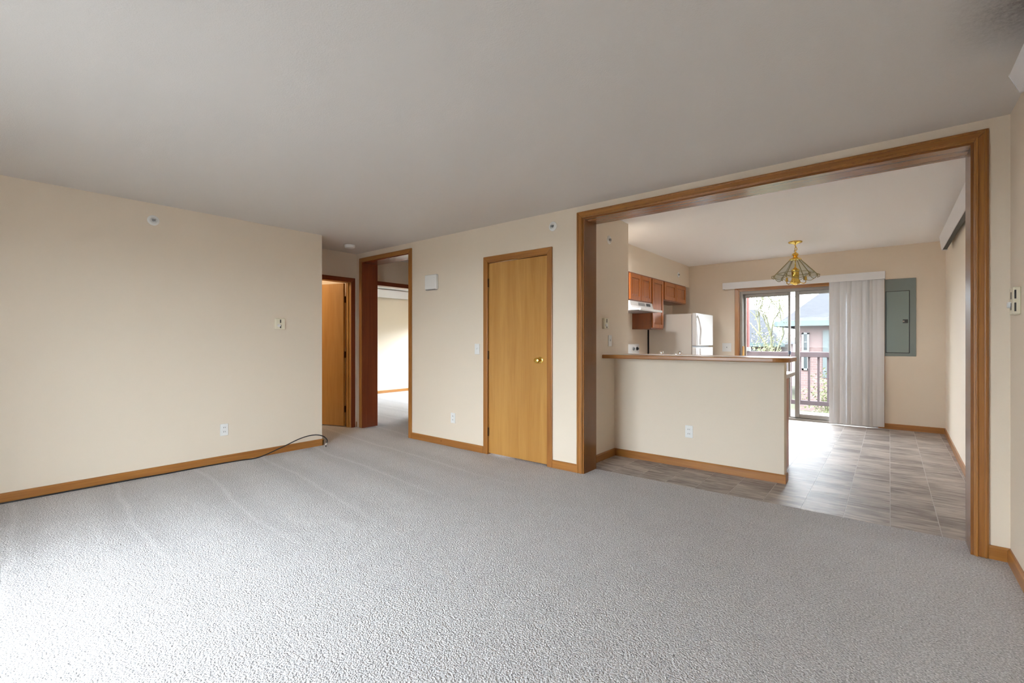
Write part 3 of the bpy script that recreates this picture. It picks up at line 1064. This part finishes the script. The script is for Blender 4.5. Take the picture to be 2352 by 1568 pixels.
for k in range(6):
    a, b_, c_, d_ = hexp(R1, ZT - .01, k), hexp(R1, ZT - .01, k + 1), hexp(R2, ZR, k + 1), hexp(R2, ZR, k)
    nrm = (b_ - a).cross(d_ - a).normalized() * .004
    mb = MB()
    A = [mb.bm.verts.new(p) for p in (a, b_, c_, d_)]
    B = [mb.bm.verts.new(p + nrm) for p in (a, b_, c_, d_)]
    mb.bm.faces.new(A); mb.bm.faces.new(B[::-1])
    for i in range(4):
        mb.bm.faces.new((A[i], B[i], B[(i + 1) % 4], A[(i + 1) % 4]))
    bmesh.ops.recalc_face_normals(mb.bm, faces=mb.bm.faces[:])
    mb.build('glass_panel', GLASS, ch)
    # scalloped skirt pane below the ring
    mb = MB()
    P, Q = [], []
    N = 8
    for i in range(N + 1):
        t = i / N
        top = hexp(R2, ZR, k).lerp(hexp(R2, ZR, k + 1), t)
        low = hexp(R2 + .022, ZR - .045, k).lerp(hexp(R2 + .022, ZR - .045, k + 1), t)
        low.z -= .045 * math.sin(math.pi * t)
        P.append(top); Q.append(low)
    VP = [mb.bm.verts.new(p) for p in P]; VQ = [mb.bm.verts.new(p) for p in Q]
    for i in range(N):
        mb.bm.faces.new((VP[i], VP[i + 1], VQ[i + 1], VQ[i]))
    o = mb.build('skirt_pane', GLASS, ch)
    md = o.modifiers.new('thickness', 'SOLIDIFY'); md.thickness = .004
    MB().tube([hexp(R2, ZR, k), hexp(R2, ZR, k + 1)], .004, 6).tube(Q, .0035, 6).build('came', BRASSD, ch, True)
MB().lathe([(.0, .02), (.008, .02), (.008, -.03), (.03, -.05), (.048, -.065), (.05, -.085), (.043, -.10), (.043, -.19), (.05, -.20), (.062, -.235), (.05, -.252), (.02, -.262), (.0005, -.27)], (CX, CY, 2.215), 2, 24).build('centre_column', BRASS, ch, True)
MB().tube([(CX, CY, ZT - .0), (CX, CY, 2.2)], .006, 8).build('stem', BRASS, ch, True)
for k in range(3):
    a = k * 2 * math.pi / 3 + .5
    ca, sa = math.cos(a), math.sin(a)
    MB().tube([(CX + .05 * ca, CY + .05 * sa, 1.985), (CX + .10 * ca, CY + .10 * sa, 1.968), (CX + .125 * ca, CY + .125 * sa, 1.985), (CX + .125 * ca, CY + .125 * sa, 2.02)], .006, 8).lathe([(.0, 0), (.018, 0), (.014, .02), (.011, .05), (.0005, .052)], (CX + .125 * ca, CY + .125 * sa, 2.01), 2, 12).build('lamp_arm', BRASS, ch, True)
    MB().lathe([(.0, 0), (.009, 0), (.012, .02), (.006, .05), (.0005, .06)], (CX + .125 * ca, CY + .125 * sa, 2.062), 2, 10).build('bulb', GLASS, ch, True)

cl = thing('added_light', 'added unseen round lamp in the room behind the open door', 'lamp', (-6.75, 2.75, H))  # unseen lamp added to brighten the open hall door
MB().lathe([(.0, 0), (.15, 0), (.15, -.02), (.0005, -.022)], (-6.75, 2.75, H), 2, 28).build('added_lamp_base', BRASS, cl, True)
GLOW, _n, _b = new_mat('added_lamp_glow')
_b.inputs['Emission Color'].default_value = (1.0, 0.80, 0.55, 1)
_b.inputs['Emission Strength'].default_value = 34.0
MB().lathe([(.0, 0), (.14, 0), (.13, -.04), (.09, -.075), (.0005, -.09)], (-6.75, 2.75, H - .02), 2, 28).build('added_lamp_shade', GLOW, cl, True)

kl = thing('added_light', 'added square lamp hidden beyond the stub wall to brighten the kitchen', 'lamp', (-2.57, 5.02, HK))  # unseen lamp added to lift the kitchen's brightness
MB().box(-2.71, -2.695, 4.87, 5.15, HK - .06, HK + .001).box(-2.455, -2.44, 4.87, 5.15, HK - .06, HK + .001).box(-2.695, -2.455, 4.87, 4.885, HK - .06, HK + .001).box(-2.695, -2.455, 5.135, 5.15, HK - .06, HK + .001).build('added_lamp_rim', WHITE, kl)
GLOWK, _n, _b = new_mat('added_kitchen_glow')
_b.inputs['Emission Color'].default_value = (0.94, 0.965, 1.0, 1)
_b.inputs['Emission Strength'].default_value = 125.0
MB().box(-2.697, -2.453, 4.883, 5.137, HK - .05, HK - .002).build('added_lamp_diffuser', GLOWK, kl)

# ------------------------------------------------------------------ wall heaters (long sloped covers)
def heater_y(label, x, sgn, y0, y1, zt, zb, depth, name='wall_heater'):
    r = thing(name, label, 'heater', (x, (y0 + y1) / 2, zb), 'long white wall heaters near the ceiling')
    o = sgn
    MB().prism([(x, zt), (x + o * depth * .9, zt), (x + o * depth, zt - .02), (x + o * depth * .72, zb), (x + o * depth * .62, zb), (x + o * depth * .62, zb + .02), (x, zb + .02)], 1, y0 + .006, y1 - .006).build('cover', HEAT, r)
    for ya, yb in ((y0, y0 + .006), (y1 - .006, y1)):
        MB().prism([(x, zt + .002), (x + o * depth * .9, zt + .002), (x + o * (depth + .002), zt - .02), (x + o * depth * .72, zb - .002), (x, zb - .002)], 1, ya, yb).build('end_cap', HEAT, r)
    MB().box(*sorted((x + o * .005, x + o * depth * .58)), y0 + .02, y1 - .02, zb + .004, zb + .021).build('outlet_slot', BLACK, r)
    return r
heater_y('long white wall heater high on the dining nook wall', .515, -1, 4.05, 7.25, 2.43, 2.255, .07)
heater_y('white wall heater end at the top right corner of living room', XR, -1, .6, 2.905, 2.368, 2.268, .11)
heater_y('small white wall heater on the far bedroom wall', BX, 1, 4.6, 7.12, 2.42, 2.235, .10)

# ------------------------------------------------------------------ wall fittings
def fitting(name, label, cat, p, normal, group=None):
    """returns (root, place) where place(u,v,d) maps wall coords to world: u along the wall to the viewer's right, v up, d out"""
    r = thing(name, label, cat, p, group)
    n = Vector(normal)
    u = Vector((0, 0, 1)).cross(n)
    return r, u, n

def wbox(r, u, n, u0, u1, v0, v1, d0, d1, bev=0):
    p = Vector(r.location)
    a = p + u * u0 + n * d0
    b_ = p + u * u1 + n * d1
    xs, ys = sorted((a.x, b_.x)), sorted((a.y, b_.y))
    return MB().box(xs[0], xs[1], ys[0], ys[1], p.z + v0, p.z + v1, bev=bev)

def outlet(label, p, normal, mat=WHITE):
    r, u, n = fitting('wall_outlet', label, 'outlet', p, normal, 'white duplex wall outlets')
    wbox(r, u, n, -.036, .036, -.058, .058, -.001, .006, .002).build('cover_plate', mat, r)
    for v in (-.021, .021):
        rc = wbox(r, u, n, -.017, .017, v - .015, v + .015, .005, .0085, .002).build('receptacle', mat, r)
        for du in (-.007, .007):
            wbox(r, u, n, du - .0018, du + .0018, v - .004, v + .006, .0075, .009).build('slot', SLOT, rc)
    return r

def switch(label, p, normal, mat=WHITE):
    r, u, n = fitting('light_switch', label, 'switch', p, normal, 'wall light switches')
    wbox(r, u, n, -.036, .036, -.058, .058, -.001, .006, .002).build('cover_plate', mat, r)
    wbox(r, u, n, -.006, .006, -.004, .016, .005, .016, .002).build('toggle', mat, r)
    return r

def thermostat(label, p, normal, w=.068, h=.125):
    r, u, n = fitting('thermostat', label, 'thermostat', p, normal, 'ivory wall thermostats')
    wbox(r, u, n, -w / 2, w / 2, -h / 2, h / 2, -.001, .028, .005).build('housing', IVORY, r)
    for v in (.028, -.028):
        wbox(r, u, n, -.006, .006, v - .018, v + .018, .0275, .0295).build('vent_slot', SLOT, r)
    p0 = Vector(p) + n * .028 + Vector((0, 0, -.018)) + u * (-.018)
    ax = 0 if abs(n.x) > .5 else 1
    s_ = n.x if ax == 0 else n.y
    MB().lathe([(.0, 0), (.017, 0), (.015, s_ * .012), (.0005, s_ * .013)], p0, ax, 16).build('dial', WHITE, r, True)
    return r

def sprinkler(label, p, normal):
    r, u, n = fitting('sprinkler_head', label, 'sprinkler', p, normal, 'recessed sidewall sprinkler heads')
    ax = 0 if abs(n.x) > .5 else 1
    s_ = n.x if ax == 0 else n.y
    MB().lathe([(.0, s_ * -.001), (.045, s_ * -.001), (.045, s_ * .003), (.034, s_ * .010), (.026, s_ * .010), (.024, s_ * .004), (.0005, s_ * .004)], p, ax, 24).build('escutcheon', WHITE, r, True)
    q = Vector(p) + n * .004
    MB().lathe([(.0, 0), (.011, 0), (.010, s_ * .010), (.005, s_ * .014), (.0005, s_ * .016)], q, ax, 12).build('nozzle', STEEL, r, True)
    q2 = Vector(p) + n * .02
    xs = [abs(u.x), abs(u.y)]
    wbox(r, u, n, -.014, .014, .006, .010, .004, .022).box(*(sorted((q2.x - .012 * xs[0] - .003 * abs(n.x), q2.x + .012 * xs[0] + .003 * abs(n.x)))), *(sorted((q2.y - .012 * xs[1] - .003 * abs(n.y), q2.y + .012 * xs[1] + .003 * abs(n.y)))), q2.z - .01, q2.z + .01).build('deflector', STEEL, r)
    return r

PX, MY = (1, 0, 0), (0, -1, 0)
thermostat('ivory thermostat on the long left wall', (XL, 2.272, 1.395), PX, .10, .118)
outlet('white outlet low on the long left wall', (XL, 1.736, .33), PX)
sprinkler('round sprinkler head high on the long left wall', (XL, 1.167, 2.289), PX)
outlet('white outlet low between hall opening and closet door', (-3.867, YM, .33), MY)
switch('white light switch just left of the closet door', (-3.487, YM, 1.122), MY)
sprinkler('sprinkler head between closet door and kitchen opening', (-2.492, YM, 2.304), MY)
r, u, n = fitting('door_chime', 'small white square door chime box beside hall opening', 'door chime', (-4.217, YM, 1.91), MY)
wbox(r, u, n, -.10, .10, -.088, .088, -.001, .045, .008).build('cover', WHITE, r)
wbox(r, u, n, -.085, .085, -.094, -.086, .005, .04).build('grille', STEEL, r)
sprinkler('sprinkler head high on the stub wall', (-2.262, 4.364, 2.262), PX)
thermostat('ivory thermostat on the stub wall above the bar', (-2.262, 4.262, 1.388), PX, .10, .11)
switch('light switch on the stub wall below its thermostat', (-2.262, 4.38, 1.212), PX)
sprinkler('sprinkler head on the soffit above the cabinets', (-2.72, 7.698, 2.316), PX)
outlet('white outlet centred on the half wall', (-1.482, 4.485, .344), MY)
rt = thermostat('ivory thermostat with dial on the right wall', (XR, 3.445, 1.408), (-1, 0, 0), .10, .14)
for v_ in (1.44, 1.376):
    MB().box(XR - .024, XR - .017, 3.3945, 3.397, v_ - .022, v_ + .022).build('side_slot', SLOT, rt)
r, u, n = fitting('wall_jack', 'blank white jack plate left of the sliding door', 'wall plate', (-2.10, KY, 1.11), MY)
wbox(r, u, n, -.07, .07, -.07, .07, -.001, .006, .002).build('cover_plate', WHITE, r)
wbox(r, u, n, -.008, .008, -.008, .008, .005, .010, .002).build('jack', STEEL, r)
sd = thing('smoke_detector', 'round white smoke detector on the hall ceiling', 'smoke detector', (-5.36, 3.264, H))
MB().lathe([(.0, .001), (.068, .001), (.068, -.018), (.058, -.034), (.0005, -.038)], (-5.36, 3.264, H), 2, 28).build('housing', WHITE, sd, True)
MB().lathe([(.0, 0), (.02, 0), (.018, -.006), (.0005, -.007)], (-5.36, 3.264, H - .036), 2, 16).build('test_button', WHITE, sd, True)

# ------------------------------------------------------------------ coaxial cable
def spline(pts, n=8):
    P = [Vector(p) for p in pts]
    out = []
    for i in range(len(P) - 1):
        p0, p1, p2, p3 = P[max(i - 1, 0)], P[i], P[i + 1], P[min(i + 2, len(P) - 1)]
        for k in range(n):
            t = k / n
            out.append(0.5 * ((2 * p1) + (p2 - p0) * t + (2 * p0 - 5 * p1 + 4 * p2 - p3) * t * t + (3 * p1 - p0 - 3 * p2 + p3) * t ** 3))
    out.append(P[-1])
    return out
cb_ = thing('coaxial_cable', 'black coaxial cable lying along the long left baseboard', 'cable', (-5.05, 1.0, 0))
path = [(-5.085, -.7, .006), (-5.086, -.2, .006), (-5.082, .4, .006), (-5.086, 1.0, .007), (-5.078, 1.25, .006), (-5.085, 1.6, .006), (-5.07, 1.86, .006), (-5.03, 2.03, .012), (-5.025, 2.27, .078), (-5.02, 2.46, .138), (-5.015, 2.607, .153), (-4.99, 2.70, .13), (-4.975, 2.745, .08), (-4.975, 2.735, .04)]
MB().tube(spline(path), .0058, 8).build('jacket', CABLE, cb_, True)
MB().tube([(-4.975, 2.737, .046), (-4.975, 2.73, .022)], .0085, 8).build('connector', CHROME, cb_, True)
MB().tube([(-4.975, 2.731, .024), (-4.975, 2.728, .006)], .007, 8).build('connector_cap', BLACK, cb_, True)

# ------------------------------------------------------------------ outdoors: balcony
YD0, YD1 = KY + .15, 9.78
dk = thing('balcony_deck', 'pale board deck outside the sliding door', 'deck', (-.6, 9.0, -.09), kind='structure')
k, y = 0, YD0
while y < YD1 - .05:
    MB().box(-3.2, 2.4, y + .003, min(y + .14, YD1) - .003, -.09, -.05, bev=.003).build('plank', DECK, dk)
    y += .14
MB().box(-3.2, 2.4, YD1 - .04, YD1, -.28, -.09).build('rim_joist', REDWOOD, dk)
rl = thing('balcony_railing', 'red-brown wooden balcony railing with square balusters', 'railing', (-.6, YD1, -.05))
MB().box(-3.2, 2.4, YD1 - .09, YD1 + .01, .93, 1.02, bev=.004).build('top_rail', REDWOOD, rl)
MB().box(-3.2, 2.4, YD1 - .06, YD1 - .02, .075, .15, bev=.003).build('bottom_rail', REDWOOD, rl)
for k in range(39):
    x = -3.1 + k * .142
    MB().box(x - .017, x + .017, YD1 - .057, YD1 - .023, .15, .93).build('baluster', REDWOOD, rl)
for x in (-3.15, 2.3):
    MB().box(x - .045, x + .045, YD1 - .09, YD1 + .0, -.05, .93).build('post', REDWOOD, rl)
pp = thing('porch_post', 'tall red-stained porch post left of the patio view', 'post', (-2.13, YD1, -.05))
MB().box(-2.18, -2.085, YD1 - .10, YD1 - .0, 1.02, 3.1, bev=.004).build('shaft', REDPOST, pp)
MB().box(-2.20, -2.065, YD1 - .12, YD1 + .02, 1.02, 1.10, bev=.004).build('plinth', PAINTW, pp)

# ------------------------------------------------------------------ outdoors: ground, houses, tree, bushes
BOUNCE = mottled('pale_bounce_slab', (0.12, 0.115, 0.11), (0.16, 0.155, 0.15), 2.0)
struct('bounce_slab', MB().box(-30, 25, -22, -1.6, -1.02, -.985), BOUNCE, 'added pale slab behind the building to bounce light indoors', 'bounce_slab')  # slab added out of view to bounce sky light up to the ceiling
struct('ground', MB().box(-60, 60, -60, 70, -1.4, -1.0), LAWN, 'lawn around the building', 'ground')

def shell(name, label, x0, x1, y0, y1, z0, z1, over, ridge):
    r = thing(name, label, 'house', ((x0 + x1) / 2, (y0 + y1) / 2, z0))
    MB().box(x0, x1, y0, y1, z0, z1).build('brick_wall', BRICK, r)
    rb = MB()
    e = [(x0 - over, y0 - over, z1), (x1 + over, y0 - over, z1), (x1 + over, y1 + over, z1), (x0 - over, y1 + over, z1)]
    V = [rb.bm.verts.new(p) for p in e]
    W = [rb.bm.verts.new(p) for p in ridge]
    rb.bm.faces.new((V[0], V[1], W[1], W[0]))
    rb.bm.faces.new((V[2], V[3], W[0], W[1]))
    rb.bm.faces.new((V[3], V[0], W[0]))
    rb.bm.faces.new((V[1], V[2], W[1]))
    rb.bm.faces.new((V[3], V[2], V[1], V[0]))
    bmesh.ops.recalc_face_normals(rb.bm, faces=rb.bm.faces[:])
    rb.build('roof', SHINGLE, r)
    g = MB()
    t = .12
    g.box(x0 - over - .06, x1 + over + .06, y0 - over - .1, y0 - over, z1 - .10, z1 + .06)
    g.box(x0 - over - .1, x0 - over, y0 - over, y1 + over, z1 - .10, z1 + .06)
    g.build('gutter', GUTTER, r)
    return r

hr = shell('house', 'brick house with grey hip roof and green gutter right of view', -2.35, 6.0, 17.4, 26.0, -1.0, 1.80, .45,
           [(-1.35, 20.6, 3.55), (4.5, 21.5, 3.7)])
def house_window(r, x0, x1, z0, z1, y, nx, nz, sh=None):
    fm = MB()
    b_ = .055
    fm.box(x0, x1, y - .05, y, z1 - b_, z1).box(x0, x1, y - .05, y, z0, z0 + b_).box(x0, x0 + b_, y - .05, y, z0, z1).box(x1 - b_, x1, y - .05, y, z0, z1)
    fm.box(x0, x1, y - .045, y, (z0 + z1) / 2 - .035, (z0 + z1) / 2 + .035)
    for i in range(1, nx):
        xx = x0 + (x1 - x0) * i / nx
        fm.box(xx - .015, xx + .015, y - .035, y, z0, z1)
    fm.box(x0, x1, y - .035, y, z0 + (z1 - z0) * .75 - .015, z0 + (z1 - z0) * .75 + .015)
    o = fm.build('window', PAINTW, r)
    MB().box(x0 + .03, x1 - .03, y - .02, y + .01, z0 + .03, z1 - .03).build('pane', DGLASS, o)
    for a in (sh or []):
        MB().box(a, a + .36, y - .04, y, z0 - .02, z1 + .02).build('shutter', SHUT, r)
house_window(hr, -1.20, -.35, .1, 1.55, 17.4, 3, 2, [-1.62])
house_window(hr, -2.18, -1.98, .3, 1.5, 17.4, 1, 2)
hl = shell('house', 'lower brick house with grey roof left of the tree', -8.5, -3.75, 22.0, 27.0, -1.0, 1.10, .4,
           [(-7.0, 24.5, 2.75), (-4.95, 24.5, 2.75)])
house_window(hl, -4.75, -4.3, .2, .9, 22.0, 1, 2)

tr = thing('tree', 'bare spring tree with yellow-green buds between the houses', 'tree', (-3.35, 19.5, -1.0))
rnd = random.Random(3)
bmb = MB()
tips = []
def grow(p, d, L, r, depth):
    q = p + d * L
    mid = (p + q) / 2 + Vector((rnd.uniform(-.04, .04), rnd.uniform(-.04, .04), 0)) * L
    bmb.tube([p, mid, q], r, 5, r * .62)
    if depth >= 2:
        tips.append(q); tips.append(mid)
    if depth == 5:
        return
    for k in range(3 if depth < 3 else 2):
        nd_ = (d + Vector((rnd.uniform(-.75, .75), rnd.uniform(-.75, .75), rnd.uniform(-.1, .5)))).normalized()
        grow(q, nd_, L * rnd.uniform(.6, .8), r * .6, depth + 1)
grow(Vector((-3.35, 19.5, -1.0)), Vector((.02, 0, 1)), 1.5, .09, 0)
bmb.build('trunk_and_branches', BARK, tr)
def leaves(name, pts, spread, per, size, mat, parent, rr):
    mb = MB()
    for p in pts:
        for _ in range(per):
            c_ = Vector(p) + Vector((rr.gauss(0, spread), rr.gauss(0, spread), rr.gauss(0, spread)))
            a = Vector((rr.uniform(-1, 1), rr.uniform(-1, 1), rr.uniform(-1, 1))).normalized()
            b_ = a.orthogonal().normalized()
            c2 = a.cross(b_)
            s_ = size * rr.uniform(.6, 1.3)
            mb.poly([c_ + b_ * s_, c_ + c2 * s_ * .5, c_ - b_ * s_, c_ - c2 * s_ * .5])
    return tag(mb.build(name, mat, parent), kind='stuff')
leaves('buds', tips, .12, 3, .035, BUD, tr, rnd)

def bush(label, x, y, h, w_):
    r = thing('bush', label, 'bush', (x, y, -1.0), 'yellow-green bushes outside the balcony')
    rr = random.Random(int(x * 100))
    st, tp = MB(), []
    for k in range(9):
        a = rr.uniform(0, 6.28)
        e_ = Vector((x + w_ * .5 * rr.random() * math.cos(a), y + w_ * .5 * rr.random() * math.sin(a), -1.0 + h * rr.uniform(.6, 1)))
        p0 = Vector((x, y, -1.0))
        st.tube([p0, (p0 + e_) / 2 + Vector((0, 0, .1 * h)), e_], .018, 5, .006)
        for t in (.45, .6, .75, .9, 1):
            tp.append(p0.lerp(e_, t) + Vector((0, 0, .08 * h)))
    st.build('stems', BARK, r)
    leaves('foliage', tp, .17, 26, .032, BUD, r, rr)
bush('budding bush seen through the balcony balusters', -1.05, 13.0, 1.25, 1.1)
bush('tall budding bush between the two houses', -2.95, 15.6, 2.3, 1.0)
